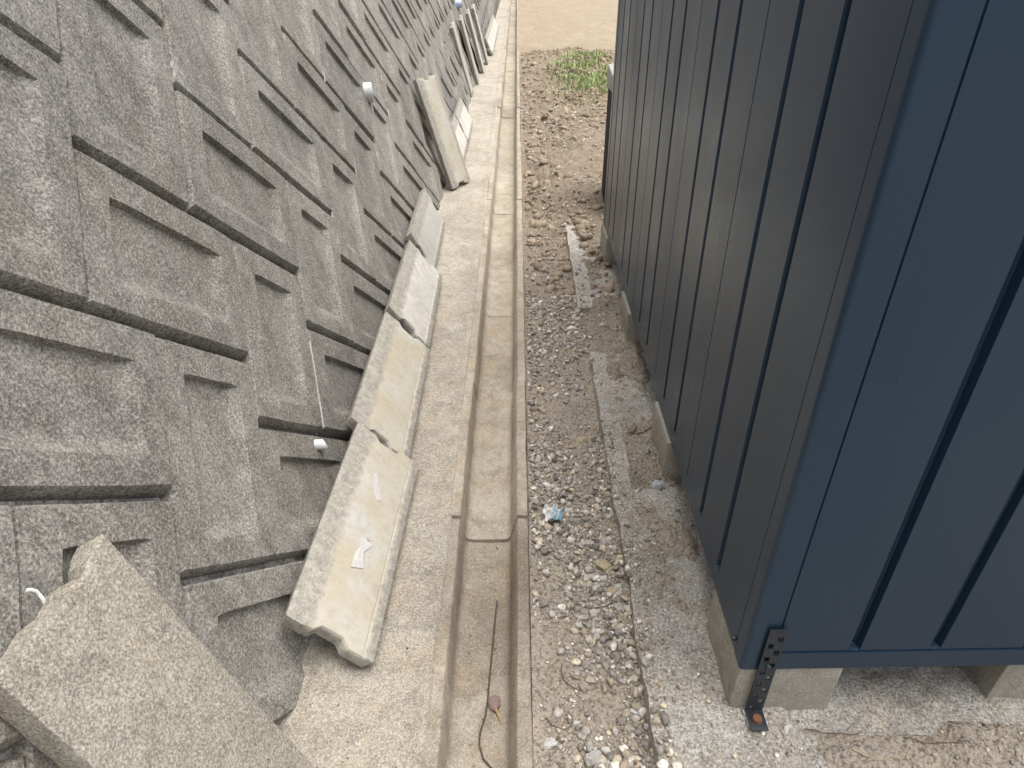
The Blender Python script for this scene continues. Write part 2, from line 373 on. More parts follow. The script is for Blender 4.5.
o = obj('block_courses', me, None, wall); o.matrix_parent_inverse = wall_inv; tag(o, kind='stuff')
M['effl'] = plain('lime_bloom', (.42,.41,.385), .95, 0, 160, .6, .003)
def wall_part(name, me, mat): o = obj(name, me, mat, wall); o.matrix_parent_inverse = wall_inv; return o
def wbox(s0, s1, t0, t1, h0, h1):
    v = [wpt(s, t, h) for s in (s0, s1) for t in (t0, t1) for h in (h0, h1)]
    return mesh('b', v, [(0,1,3,2),(4,6,7,5),(0,4,5,1),(2,3,7,6),(0,2,6,4),(1,5,7,3)])
wall_part('mortar_backing', wbox(-3.4, 26.4, -.5, WALLTOP+.1, -.4, -.034), 'mortar')
wall_part('coping', wbox(-3.4, 26.4, WALLTOP-.05, WALLTOP+.25, -.45, .02), 'block')
# lime-white mortar squeezed out of some of the joints
for c in vis[:46]:
    kind, u, v, cc, s, t = c
    if random.random() < .45: continue
    wv = B if kind == 'T' else A; V, F = [], []; n = 40; ph = random.uniform(0, 90); a0, a1 = random.uniform(0, .12), random.uniform(.75, 1)
    for i in range(n+1):
        q = v+wv*(a0+(a1-a0)*i/n); k = max(0., .35+1.1*float(fbm(np.array([ph]), np.array([q]), 9., 4, 3.)[0])); wd = .0012+.0034*k; off = .002*float(fbm(np.array([ph+5]), np.array([q]), 16., 3, 8.)[0])
        for du, hh in ((-wd, -.003), (0, .0022*min(1, k)-.0012*(k < .1)), (wd, -.003)): V.append(OR+D2*(u+off+du)+D1*q+NRM*(hh-(.025 if k < .33 else 0)))
    for i in range(n):
        for k in (0, 1): F.append((i*3+k, i*3+k+1, i*3+k+4, i*3+k+3))
    wall_part('joint_mortar', mesh('joint_mortar', V, F, 60), 'effl')
# slope of earth behind the wall
tz = wpt(0, WALLTOP+.2).z; tx = wpt(0, WALLTOP+.2, -.44).x
def hill_z(X, Y): return tz+.05*fbm(X, Y, .9, 4, 2.)+np.clip(tx-X, 0, 60)*.18
tag(heightfield('hillside', np.array(geo_steps(-140, tx, 14, .8)[:-1]+[tx]) if False else np.linspace(-40, tx, 50), np.linspace(-40, 200, 120), hill_z, 'dirt'), kind='structure')

def weep_pipe(s, t, r, stick, mat, droop=0, label=None):
    root = wpt(s, t, -.05); d = (NRM*.95-Vector((0,0,.25))).normalized()
    a = d.cross(Vector((0,0,1))).normalized(); b = d.cross(a); n = 14; V, F = [], []
    L = stick+.05
    for rad, l in ((r, 0), (r, L), (r*.84, L), (r*.84, .01)):
        for k in range(n):
            tt = 2*math.pi*k/n; V.append(root+d*(l+(.012*math.cos(tt) if l == L else 0))+a*rad*math.cos(tt)+b*rad*math.sin(tt))
    for i in range(3):
        for k in range(n): F.append((i*n+k, i*n+(k+1)%n, (i+1)*n+(k+1)%n, (i+1)*n+k))
    F.append(tuple(3*n+k for k in range(n)))
    o = wall_part('weep_pipe', mesh('weep_pipe', V, F, 40), mat); tag(o, label=label); return o
weep_pipe(3.72, .90, .048, .035, 'pvc', label='white plastic weep pipe stub sticking out')
weep_pipe(1.60, .262, .016, .018, 'pvc', label='small white plastic weep pipe')
weep_pipe(9.8, .87, .045, .05, 'pvc_blue', label='bluish plastic weep pipe far along')
weep_pipe(5.90, .33, .026, .02, 'pvc', label='white weep pipe low behind the upright yellow lid')

# ------------------------------------------------------------ drain channel of precast U segments
chan = empty('drain_channel', (-.09, 0, -.14), label='narrow concrete drain channel running along the wall foot', cat='drain')
chan_inv = Matrix.Translation((.09, 0, .14))
SEG = .765
def seg_mesh(dz, dx, L):
    prof = [(-.2125,-.16),(-.2125,-.001),(-.2095,.003),(-.182,.003),(-.178,-.001),(-.170,-.075),(-.166,-.090),(-.156,-.0995),(-.145,-.102),(-.094,-.104),(-.043,-.102),(-.034,-.0995),(-.025,-.090),(-.021,-.075),(-.005,-.001),(-.001,.003),(.0275,.003),(.031,-.001),(.031,-.16)]
    ny = 16; V, F = [], []; n = len(prof)
    for j in range(ny+1):
        y = L*j/ny
        for (x, z) in prof:
            q = .0022*float(fbm(x*1.3+dx*900, y+dz*700, 9, 3, 3.)); k = .0016*float(fbm(x*1.3, y+dx*300, 30, 2, 6.))
            V.append((x+dx+q, y, z+dz+(k+q*.5 if z > -.15 else 0)))
    for j in range(ny):
        for i in range(n-1): F.append((j*n+i, j*n+i+1, (j+1)*n+i+1, (j+1)*n+i))
    F.append(tuple(range(n))[::-1]); F.append(tuple(ny*n+i for i in range(n)))
    me = mesh('channel_segment', V, F, 45); return me
y0 = .775-SEG*3; k = 0
offs = {}
while y0 < 24:
    dz = random.gauss(0, .0025); dx = random.gauss(0, .0018)
    if .7 < y0 < .9: dz = -.009; dx = 0
    if 1.5 < y0 < 1.6: dz = .003; dx = -.001
    o = obj('channel_segment', seg_mesh(dz, dx, SEG-.0012), 'gutter', chan); o.matrix_parent_inverse = chan_inv; o.location = (0, y0, 0); y0 += SEG

# ------------------------------------------------------------ footing under the shed
def footing_top(X, Y):
    z = .020+.009*fbm(X, Y, 6, 4, 5.)+.009*fbm(X, Y, 26, 4, 1.)-.010*(X > .61)
    return z
def footing(name, xs, ys, edge):
    X, Y = np.meshgrid(xs, ys); Z = footing_top(X, Y); nx, ny = len(xs), len(ys)
    if edge == 'y':                                   # ragged long left edge
        off = .013*fbm(Y[:,0]*0+1., Y[:,0], 3., 4, 4.)+.006*fbm(Y[:,0]*0, Y[:,0], 22., 3, 9.)
        t = np.clip((X-xs[0])/.05, 0, 1); X = X+(1-t)*off[:,None]
    co = np.stack([X, Y, Z], -1).reshape(-1, 3).tolist(); i = np.arange(nx*ny).reshape(ny, nx)
    f = np.stack([i[:-1,:-1], i[:-1,1:], i[1:,1:], i[1:,:-1]], -1).reshape(-1, 4).tolist()
    bd = list(i[0,:])+list(i[1:,-1])+list(i[-1,-2::-1])+list(i[-2:0:-1,0]); n0 = len(co)
    for k in bd: x, y, z = co[k]; co.append([x-.004, y, -.15])
    for a in range(len(bd)): b = (a+1) % len(bd); f.append([bd[a], n0+a, n0+b, bd[b]])
    return tag(obj(name, mesh(name, co, f, 40), 'footing'), kind='structure')
footing('concrete_footing', np.arange(.30, .66, .009), np.arange(.25, 2.50, .009), 'y')
footing('concrete_footing', np.arange(.298, .66, .012), np.arange(2.94, 4.05, .012), 'y')
footing('concrete_footing', np.arange(.62, 2.4, .012), np.arange(.845, 1.12, .012), 'x')

# ------------------------------------------------------------ shed
ZB, ZG, ZT = .171, .228, 1.72
SX0, SX1, SY0, SY1 = .48, 2.35, .898, 3.685
shed = empty('storage_shed', ((SX0+SX1)/2, (SY0+SY1)/2, ZB), label='dark navy steel storage shed with vertical grooved panels raised on blocks', cat='shed')
sinv = Matrix.Translation(-shed.location)
SK = .02                                             # front wall is slightly out of square
def sp(name, me, mat, label=None): o = obj(name, me, mat, shed); o.matrix_parent_inverse = sinv; tag(o, label=label); return o
def panel(base, dirv, outv, w, grooves, z0, z1, edge=.0025):
    """sheet panel: flat face, folded edges, two pressed V grooves that stop above the rail"""
    gd, gw = .018, .0125
    prof = [(0,-.02),(0,-.004),(.0015,0)]
    for g in grooves: prof += [(g-gw,0),(g-gw*.62,-gd*.85),(g-gw*.4,-gd),(g+gw*.4,-gd),(g+gw*.62,-gd*.85),(g+gw,0)]
    prof += [(w-.0015,0),(w,-.004),(w,-.02)]
    n = len(prof); V = []
    zz = [z0, z0+.004, z1]
    for zi, z in enumerate(zz):
        for (s, d) in prof:
            V.append(base+dirv*s+outv*(d if zi or d <= -.004 and s in (0, w) else 0)+Vector((0,0,z)))
    F = []
    for r in range(2):
        for i in range(n-1): F.append((r*n+i, r*n+i+1, (r+1)*n+i+1, (r+1)*n+i))
    me = mesh('wall_panel', V, F)
    if me.polygons[n+2].normal.dot(outv) < 0: me.flip_normals()
    smoothen(me, 20); return me
PW = .535
dl, ol = Vector((0,1,0)), Vector((-1,0,0))
for k in range(5):
    y = .945+k*PW; wd = PW-.003
    sp('wall_panel', panel(Vector((SX0, y, 0)), dl, ol, wd, (.184, .367), ZG-.004, ZT-.06), 'paint')
df = Vector((1, SK, 0)).normalized(); of = Vector((SK, -1, 0)).normalized()
fo = Vector((SX0, SY0, 0))
for k in range(3):
    sp('wall_panel', panel(fo+df*(.0625+k*PW), df, of, PW-.003, (.17, .342), ZG+.002, ZT-.06), 'paint')
# corner posts
def corner(p, a, b, la, lb, rad, z0, z1):
    """L-shaped folded trim round corner p along directions a and b with a rounded nose"""
    pts = [p+a*la]
    for i in range(7):
        t = i/6; pts.append(p+a*rad*(1-t)**2+b*rad*t**2)
    pts.append(p+b*lb)
    ins = (a+b)*.012; n = len(pts)
    V = [q+Vector((0,0,z)) for z in (z0, z1) for q in pts]+[q+ins+Vector((0,0,z)) for z in (z0, z1) for q in pts]
    F = [(i, i+1, n+i+1, n+i) for i in range(n-1)]+[(2*n+i, 3*n+i, 3*n+i+1, 2*n+i+1) for i in range(n-1)]
    F += [(i, 2*n+i, 2*n+i+1, i+1) for i in range(n-1)]+[(0, n, 3*n, 2*n), (n-1, 3*n-1, 4*n-1, 2*n-1)]
    bm = bmesh.new(); bm.from_mesh(mesh('corner_trim', V, F)); return bm_mesh(bm, 'corner_trim')
sp('corner_trim', corner(Vector((SX0-.0015, SY0-.0015, 0)), dl, df, .0445, .0605, .011, ZB, ZT-.06), 'paint')
sp('corner_trim', corner(Vector((SX0-.0015, SY1, 0)), Vector((0,-1,0)), Vector((1,0,0)), .062, .05, .012, ZB, ZT-.06), 'paint')
def flat_box(p, d, o, s0, s1, d0, d1, z0, z1, bev=.002):
    bm = bmesh.new(); vs_ = [bm.verts.new(p+d*s+o*q+Vector((0,0,z))) for s in (s0, s1) for q in (d0, d1) for z in (z0, z1)]
    for f in ((0,1,3,2),(4,6,7,5),(0,4,5,1),(2,3,7,6),(0,2,6,4),(1,5,7,3)): bm.faces.new([vs_[i] for i in f])
    bmesh.ops.recalc_face_normals(bm, faces=bm.faces)
    if bev: bmesh.ops.bevel(bm, geom=bm.edges[:], offset=bev, segments=2, affect='EDGES')
    return bm_mesh(bm, 'part', 40)
sp('base_rail', flat_box(fo, df, of, .062, 1.95, -.04, .003, ZB, ZG-.001), 'paint')
sp('base_rail', flat_box(Vector((SX0,0,0)), dl, ol, .9445, SY1-.063, -.04, -.0004, ZB, ZG-.0045, .0008), 'paint')
sp('light_leak_blocker', flat_box(Vector((SX0,0,0)), dl, ol, .96, SY1-.02, -(SX1-SX0), -.03, ZB+.015, ZT-.07, 0), 'paint')  # unseen box added behind the sheet panels to keep light from leaking through
sp('roof', flat_box(Vector((SX0,0,0)), dl, ol, SY0-.05, SY1+.05, -(SX1-SX0)-.05, .05, ZT-.06, ZT+.02, .008), 'paint')
bolt = bmesh.new(); bmesh.ops.create_cone(bolt, cap_ends=True, segments=8, radius1=.0065, radius2=.005, depth=.006, matrix=Matrix.Translation((SX0-.004, .955, .2)) @ Matrix.Rotation(math.radians(-90), 4, 'Y'))
sp('bolt', bm_mesh(bolt, 'bolt', 40), 'steel_black')
# anchor strap
strap = empty('anchor_strap', (.53, .88, .012), label='slotted black steel strap bolting the shed corner to the concrete', cat='bracket')
stinv = Matrix.Translation(-strap.location)
def strap_mesh():
    bm = bmesh.new(); xs_ = [-.019, -.0135, -.0025, .0025, .0135, .019]; zs_ = [.027]
    while zs_[-1] < .306: zs_.append(zs_[-1]+(.006 if len(zs_) % 2 else .016))
    gr = [[bm.verts.new((.534+x, .893+.01*0, z)) for x in xs_] for z in zs_]
    for r in range(len(zs_)-1):
        for c in range(5):
            if r % 2 == 1 and 0 < r < len(zs_)-2 and ((c == 1 and r % 4 == 1) or (c == 3 and r % 4 == 3)): continue
            bm.faces.new((gr[r][c], gr[r][c+1], gr[r+1][c+1], gr[r+1][c]))
    ret = bmesh.ops.extrude_face_region(bm, geom=bm.faces[:])
    for v in [g for g in ret['geom'] if isinstance(g, bmesh.types.BMVert)]: v.co.y -= .004
    return bm_mesh(bm, 'strap_plate', 30)
o = obj('strap_plate', strap_mesh(), 'steel_black', strap); o.matrix_parent_inverse = stinv
bm = box_bm(.515, .553, .842, .893, .0275, .0320, .0012)
o = obj('foot_plate', bm_mesh(bm, 'foot_plate', 40), 'steel_black', strap); o.matrix_parent_inverse = stinv
bm = bmesh.new(); bmesh.ops.create_cone(bm, cap_ends=True, segments=6, radius1=.0115, radius2=.0105, depth=.010, matrix=Matrix.Translation((.533, .864, .0370)))
o = obj('bolt', bm_mesh(bm, 'bolt', 20), 'rust', strap); o.matrix_parent_inverse = stinv; tag(o, label='rusty hex bolt head')
bm = bmesh.new(); bmesh.ops.create_cone(bm, cap_ends=True, segments=10, radius1=.0075, radius2=.006, depth=.006, matrix=Matrix.Translation((.534, .886, .192)) @ Matrix.Rotation(math.radians(90), 4, 'X'))
o = obj('bolt', bm_mesh(bm, 'bolt', 40), 'steel_black', strap); o.matrix_parent_inverse = stinv

def base_block(x0, x1, y0, y1, label, seed):
    bm = box_bm(0, x1-x0, 0, y1-y0, 0, ZB-.002+.03, .004)
    bmesh.ops.subdivide_edges(bm, edges=bm.edges[:], cuts=3, use_grid_fill=True); jitter(bm, .0018, 22, seed)
    for v in bm.verts: v.co.z = min(v.co.z, ZB-.001+.03)
    o = obj('foundation_block', bm_mesh(bm, 'foundation_block', 35), 'base_block'); o.location = (x0, y0, -.03)
    tag(o, label, 'concrete block', 'concrete blocks carrying the shed')
base_block(.482, .708, .902, 1.125, 'foundation block under the near shed corner beside the slotted strap', 1)
base_block(.470, .71, 1.69, 1.925, 'second foundation block from the near corner along the shed side', 2)
base_block(.468, .71, 2.57, 2.80, 'third foundation block from the near corner along the shed side', 3)
base_block(.470, .71, 3.44, 3.68, 'foundation block under the far end of the shed side', 4)
base_block(1.09, 1.33, .93, 1.17, 'foundation block under the shed front at the right picture edge', 5)

# ------------------------------------------------------------ gutter lids leaning on the wall
LL, LW, LT = .745, .252, .040
def lid_mesh(seed, L=LL, W=LW, T=LT, broken=0, chips=.0014):
    """precast lid: hand notches in both ends, chamfered edges, shallow line along one edge; x length, y width, z up; centred on the upper face"""
    nd, nw, ns = .021, .036, .016
    out = [(-L/2,-W/2),(L/2,-W/2),(L/2,-nw-ns),(L/2-nd,-nw+.004),(L/2-nd,nw-.004),(L/2,nw+ns),(L/2,W/2),(-L/2,W/2)]
    if not broken: out += [(-L/2,nw+ns),(-L/2+nd,nw-.004),(-L/2+nd,-nw+.004),(-L/2,-nw-ns)]
    else:
        r = random.Random(seed)
        out += [(-L/2+q+.029*(W/2-y)/W, y) for q, y in ((.004,.118),(.006,.092),(.010,.078),(.017,.066),(.018,.050),(.010,.040),(.006,.020),(.014,-.012),(.004,-.040),(.008,-.075),(-.006,-.098),(-.002,-.120))]
    bm = bmesh.new(); vs_ = [bm.verts.new((x, y, 0)) for x, y in out]; f = bm.faces.new(vs_)
    ext = bmesh.ops.extrude_face_region(bm, geom=[f])
    for v in [g for g in ext['geom'] if isinstance(g, bmesh.types.BMVert)]:
        v.co.z -= T
        if not broken: v.co.y *= .93
    bmesh.ops.recalc_face_normals(bm, faces=bm.faces)
    bmesh.ops.bevel(bm, geom=bm.edges[:], offset=.003, segments=2, affect='EDGES', profile=.5)
    # cut along the length so chips and sag show in the outline
    for i in range(1, 22):
        x = -L/2+L*i/22; bmesh.ops.bisect_plane(bm, geom=bm.verts[:]+bm.edges[:]+bm.faces[:], plane_co=(x,0,0), plane_no=(1,0,0))
    for y in (-W/2+.03, -W/2+.033, -W/2+.036, .02, W/2-.058, W/2-.05):
        bmesh.ops.bisect_plane(bm, geom=bm.verts[:]+bm.edges[:]+bm.faces[:], plane_co=(0,y,0), plane_no=(0,1,0))
    for v in bm.verts:
        if v.co.z > -.001 and not broken:
            if abs(v.co.y-(-W/2+.033)) < 5e-4: v.co.z -= .0022
            if v.co.y > W/2-.053: v.co.z -= .002
    jitter(bm, chips, 26, seed)
    if broken:
        for v in bm.verts:
            if v.co.x < -L/2+.07: v.co += Vector((1,0,0))*.012*float(fbm(v.co.y, v.co.z, 45, 4, 2.))
    return bm_mesh(bm, 'gutter_lid', 30)
LIDS = 'loose concrete gutter lids leaning on the wall'
def place_lid(o, p_low_near, along, across):
    """p_low_near: corner; along: length direction; across: width direction (made square)"""
    e1 = Vector(along).normalized(); e2 = Vector(across); e2 = (e2-e1*e2.dot(e1)).normalized(); e3 = e1.cross(e2)
    if e3.x < 0: e2, flip = e2, True; e3 = -e3; e1 = -e1; c = Vector(p_low_near)-e1*LL/2+e2*LW/2
    else: c = Vector(p_low_near)+e1*LL/2+e2*LW/2
    o.matrix_world = Matrix(((e1.x,e2.x,e3.x,c.x),(e1.y,e2.y,e3.y,c.y),(e1.z,e2.z,e3.z,c.z),(0,0,0,1)))
    return o
lm = [lid_mesh(i) for i in range(3)]
def lid(kind, mat, low0, low1, high0, label):
    me = lm[kind].copy(); me.materials.clear(); o = obj('gutter_lid', me, mat); tag(o, label, 'concrete lid', LIDS)
    return place_lid(o, low0, Vector(low1)-Vector(low0), Vector(high0)-Vector(low0))
s1 = lid(0, 'lid', (-.350,1.005,.036), (-.331,1.75,.034), (-.534,1.005,.212), 'yellowish lid lying lengthwise nearest the camera, with two white mortar spots')
lid(1, 'lid', (-.366,1.765,.036), (-.374,2.51,.034), (-.524,1.775,.212), 'yellowish lid lying lengthwise, second from the camera, end to end with the spotted one')
lid(2, 'lid_pale', (-.378,2.525,.036), (-.392,3.27,.034), (-.529,2.525,.235), 'greyish white lid lying lengthwise, third from the camera along the wall foot')
lid(0, 'lid_grey', (-.432,3.30,.034), (-.446,4.05,.034), (-.540,3.30,.265), 'grey lid tilted steeply on its long edge, just before the upright yellow lid')
lid(1, 'lid_pale', (-.420,5.30,.034), (-.424,6.05,.034), (-.522,5.30,.265), 'pale lid lying lengthwise right behind the upright yellow lid')
lid(2, 'lid_pale', (-.418,6.07,.034), (-.424,6.82,.034), (-.522,6.07,.265), 'pale lid lying lengthwise, the second behind the upright yellow lid')
def upright(kind, mat, bl, br, tl, label):
    me = lm[kind].copy(); me.materials.clear(); o = obj('gutter_lid', me, mat); tag(o, label, 'concrete lid', LIDS)
    e1 = (Vector(tl)-Vector(bl)).normalized(); e2 = Vector(bl)-Vector(br); e2 = (e2-e1*e2.dot(e1)).normalized(); e3 = e1.cross(e2)
    if e3.x < 0: e2 = -e2; e3 = -e3; c = Vector(bl)+e1*LL/2+e2*LW/2
    else: c = Vector(bl)+e1*LL/2-e2*LW/2
    o.matrix_world = Matrix(((e1.x,e2.x,e3.x,c.x),(e1.y,e2.y,e3.y,c.y),(e1.z,e2.z,e3.z,c.z),(0,0,0,1)))
    return o
upright(1, 'lid', (-.455,4.78,.022), (-.340,5.0,.0), (-.685,4.91,.76), 'yellow lid standing on end and leaning alone against the wall')
for i, (x, y, mt, lb) in enumerate(((-.505,8.20,'lid_grey','first of the four upright lids standing on end in a row'), (-.470,9.0,'lid_grey','second of the four upright lids standing on end in a row'),
                                   (-.440,9.85,'lid_pale','third of the four upright lids standing on end in a row'), (-.412,10.6,'lid_pale','farthest of the four upright lids standing on end in a row'))):
    upright(i % 3, mt, (x, y, .006), (x+.004, y+.25, .006), (x-.18, y-.10, .74), lb)
for i, lb in enumerate(('white lid lying lengthwise just beyond the row of upright lids', 'white lid lying lengthwise, second beyond the row of upright lids', 'white lid lying lengthwise, third beyond the row of upright lids', 'white lid lying lengthwise, fourth beyond the row of upright lids', 'white lid lying lengthwise, the farthest along the wall foot')):
    y = 11.45+.775*i; lid(i % 3, 'lid_pale', (-.365-.004*(i % 2),y,.034), (-.367,y+.75,.034), (-.475,y,.26), lb)
# mortar spots on the near lid
for cx, cy, pts in ((.155,.012,[(-.045,-.03),(-.02,-.006),(.05,.012),(.058,.002),(.02,-.018),(-.03,-.044)]), (-.085,-.012,[(-.07,.02),(-.055,-.022),(-.005,-.008),(.03,-.026),(.05,-.018),(.045,.014),(.005,.010),(-.03,.02)])):
    bm = bmesh.new(); f = bm.faces.new([bm.verts.new((cx+x*1.0, cy+y*.9, .0012)) for x, y in pts]); bmesh.ops.recalc_face_normals(bm, faces=[f])
    e = bmesh.ops.extrude_face_region(bm, geom=[f])
    for v in [g for g in e['geom'] if isinstance(g, bmesh.types.BMVert)]: v.co.z += .0022
    bmesh.ops.triangulate(bm, faces=bm.faces[:]); bmesh.ops.subdivide_edges(bm, edges=bm.edges[:], cuts=1); jitter(bm, .0035, 60, 5)
    for v in bm.verts: v.co.z = max(-.002, min(v.co.z, .0022))
    obj('mortar_spot', bm_mesh(bm, 'mortar_spot', 40), 'mortar_patch', s1)
# broken slab in the near left corner
o = obj('broken_slab', lid_mesh(9, L=.80, W=.262, T=.050, broken=1, chips=.0015), 'slab_rough')
tr, tl, br = Vector((-.673,.785,.700)), Vector((-.677,.535,.700)), Vector((-.352,.70,-.0))
e1 = (br-tr).normalized(); e2 = (tr-tl); e2 = (e2-e1*e2.dot(e1)).normalized(); e3 = e1.cross(e2)
c = tr+e1*.40-e2*.131
o.matrix_world = Matrix(((e1.x,e2.x,e3.x,c.x),(e1.y,e2.y,e3.y,c.y),(e1.z,e2.z,e3.z,c.z),(0,0,0,1)))
tag(o, 'big rough slab with a broken top end leaning on the wall in the near left corner', 'concrete slab')
tube('string_scrap', [wpt(*q) for q in ((.668,.729,.010), (.6725,.724,.012), (.675,.717,.014), (.6745,.709,.014), (.673,.700,.014), (.670,.691,.013), (.668,.683,.013), (.667,.676,.014), (.668,.670,.014), (.671,.666,.013), (.676,.663,.010))], .0030, 'pvc', None, 7)
tag(bpy.data.objects['string_scrap'], 'short white curled scrap of plastic cord on the wall above the broken slab', 'scrap')

# ------------------------------------------------------------ gravel, stones, litter
def rock_mesh(seed, s=1., sub=1, flat=.7):
    r = random.Random(seed); bm = bmesh.new(); bmesh.ops.create_icosphere(bm, subdivisions=sub, radius=1)
    sx, sy, sz = r.uniform(.75,1.25), r.uniform(.7,1.1), flat*r.uniform(.7,1.1)
    for v in bm.verts: v.co = Vector((v.co.x*sx, v.co.y*sy, v.co.z*sz))*r.uniform(.72, 1.18)*s
    if sub > 1:
        for _ in range(7):
            n = Vector((r.gauss(0,1), r.gauss(0,1), r.gauss(0,1))).normalized(); d = s*r.uniform(.38,.7)
            for v in bm.verts:
                q = v.co.dot(n)
                if q > d: v.co -= n*(q-d)
    return bm
base = []
for i in range(14):
    bm = rock_mesh(i, 1., 1); bm.verts.index_update(); base.append((np.array([v.co[:] for v in bm.verts]), np.array([[v.index for v in f.verts] for f in bm.faces]))); bm.free()
base2 = []
for i in range(14):
    bm = rock_mesh(100+i, 1., 2, .75); bm.verts.index_update(); base2.append((np.array([v.co[:] for v in bm.verts]), np.array([[v.index for v in f.verts] for f in bm.faces]))); bm.free()
def scatter(name, pts, sizes, cols, mat='stone', label=None, cat=None):
    bset = base2 if name == 'rubble' else base
    V, F, Cc = [], [], []; n0 = 0
    for (x, y, z), s, c in zip(pts, sizes, cols):
        bv, bf = bset[rng.integers(14)]; ax = rng.normal(size=3); ax /= np.linalg.norm(ax)
        R = np.array(Matrix.Rotation(rng.uniform(0, 6.28), 3, Vector(ax))); vv = (bv*[1,1,.75]) @ R.T*s+[x, y, z]
        V.append(vv); F.append(bf+n0); n0 += len(vv); Cc.append(np.tile(c, (len(vv), 1)))
    V = np.concatenate(V); F = np.concatenate(F); Cc = np.concatenate(Cc)
    me = bpy.data.meshes.new(name); me.vertices.add(len(V)); me.vertices.foreach_set('co', V.ravel())
    me.loops.add(F.size); me.loops.foreach_set('vertex_index', F.ravel().astype(np.int32)); me.polygons.add(len(F)); me.polygons.foreach_set('loop_start', np.arange(0, F.size, 3, dtype=np.int32)); me.update(calc_edges=True)
    a = me.color_attributes.new('col', 'FLOAT_COLOR', 'POINT'); a.data.foreach_set('color', np.concatenate([Cc, np.ones((len(Cc),1))], 1).ravel())
    return tag(obj(name, me, mat), label, cat, kind='stuff')
def dens(x, y):
    g = np.clip(.55+1.3*fbm(x, y, 3.3, 3, 40.), .02, 1)
    g = g*np.where(x < .31, 1, .3)
    clear = np.exp(-((x-.20)/.09)**2-((y-.93)/.10)**2)+.8*np.exp(-((x-.22)/.06)**2-((y-1.9)/.3)**2)
    return g*np.clip(1-clear, .05, 1)
def top(x, y):
    zf = np.where((x > .305) & ((y < 2.5) & (y > .25) | (y > 2.94) & (y < 4.0)) & (x < .65), footing_top(x, y), -1)
    return np.maximum(dirt_z(x, y), zf)
STC = np.array([(.40,.385,.36),(.47,.455,.43),(.33,.31,.285),(.42,.37,.29),(.28,.265,.25),(.38,.33,.26),(.52,.505,.48)])*[1.04,1.0,.94]
def gravel(name, n, x0, x1, y0, y1, smin, smax, dfun=dens, label=None, cat=None, ex=3.):
    x = rng.uniform(x0, x1, n*4); y = y0+(y1-y0)*rng.random(n*4)**1.5; k = rng.random(n*4) < dfun(x, y); x, y = x[k][:n], y[k][:n]
    s = smin+(smax-smin)*rng.random(len(x))**ex
    x = np.maximum(x, XK+s*1.25); z = top(x, y)+s*.32
    c = STC[rng.integers(0, len(STC), len(x))]*rng.uniform(.5, 1.75, (len(x), 1))
    return scatter(name, np.stack([x, y, z], 1), s, c, label=label, cat=cat)
gravel('rubble', 3500, .036, .335, .35, 3.6, .0045, .0165, lambda x, y: dens(x, y)**1.3*np.clip((3.4-y)/1.2, .15, 1), label='angular pale rubble chips among the gravel beside the drain channel', cat='rubble', ex=2.2)
gravel('gravel', 9800, .036, .34, .35, 3.2, .0016, .0075, label='grey crushed gravel strewn between the drain channel and the footing', cat='gravel')
gravel('gravel_far', 4200, .036, 1.6, 2.4, 9, .003, .016, lambda x, y: np.clip(.35+.9*fbm(x, y, 2.2, 3, 60.), .02, 1), label='scattered small stones on the soil farther back', cat='gravel')
gravel('grit', 4300, .31, 1.3, .35, 3.9, .0015, .008, lambda x, y: np.clip(.3+1.2*fbm(x, y, 5, 3, 71.), .03, 1), label='fine grit on the old footing beside and in front of the shed', cat='gravel')

def debris(n):
    x = np.where(rng.random(n) < .6, rng.uniform(-.5, -.22, n), rng.uniform(-.15, -.04, n)); y = .75+5*rng.random(n)**1.6
    z = np.where(x < -.2, apron_z(x, y), -.107); s = .0008+.0034*rng.random(n)**4
    c = np.array([(.2,.16,.11),(.34,.3,.24),(.12,.09,.06),(.42,.38,.31)])[rng.integers(0, 4, n)]
    scatter('loose_grit', np.stack([x, y, z+s*.4], 1), s, c, label='specks of grit lying on the apron and in the drain channel', cat='grit')
debris(1300)
def clods(n):
    x = rng.uniform(.06, 1.7, n*5); y = rng.uniform(3.1, 12, n*5); k = rng.random(n*5) < np.clip(.35+.8*fbm(x, y, 1.7, 4, 90.), .06, 1); x, y = x[k][:n], y[k][:n]
    s = .005+.036*rng.random(len(x))**4; c = np.array([(.30,.235,.165)])*rng.uniform(.7, 1.5, (len(x), 1))
    scatter('soil_clods', np.stack([x, y, dirt_z(x, y)+s*.1], 1), s, c, label='loose brown soil clods on the ground behind the shed', cat='soil')
clods(8000)
def stone(x, y, s, c, label, seed, rot=0, flat=.6, sx=1.3):
    bm = rock_mesh(seed, s, 3, flat); jitter(bm, s*.06, 2/s, seed)
    for v in bm.verts: v.co.x *= sx
    o = obj('stone', bm_mesh(bm, 'stone', 28), stone_mat('stone_'+str(seed), c))
    zz = float(top(np.array([x]), np.array([y]))[0]); o.location = (x, y, zz+s*flat*.35); o.rotation_euler = (random.uniform(-.2,.2), random.uniform(-.2,.2), rot)
    tag(o, label, 'stone', 'larger stones on the ground by the drain channel')
TAN, WHT, GRY = (.42,.35,.24), (.55,.545,.53), (.38,.37,.35)
stone(.246,1.36,.030,TAN,'large flat tan stone in the gravel, the biggest of the tan ones',1,.2,.5)
stone(.262,1.262,.019,TAN,'rounded yellowish stone just below the large flat tan stone',2,.4)
stone(.272,1.215,.019,GRY,'grey angular stone below the rounded yellowish stone, near the footing edge',3,1.)
stone(.200,1.150,.015,TAN,'small triangular cream stone alone on brown soil',4,.3)
stone(.284,.994,.012,(.5,.46,.38),'cream stone beside the footing edge, level with the shed corner',5,.8)
stone(.283,.920,.013,WHT,'elongated white stone touching the footing edge low in the picture',6,-.5,.5,1.9)
stone(.131,.884,.011,WHT,'small white pointed stone left of the bare brown patch',7,.5)
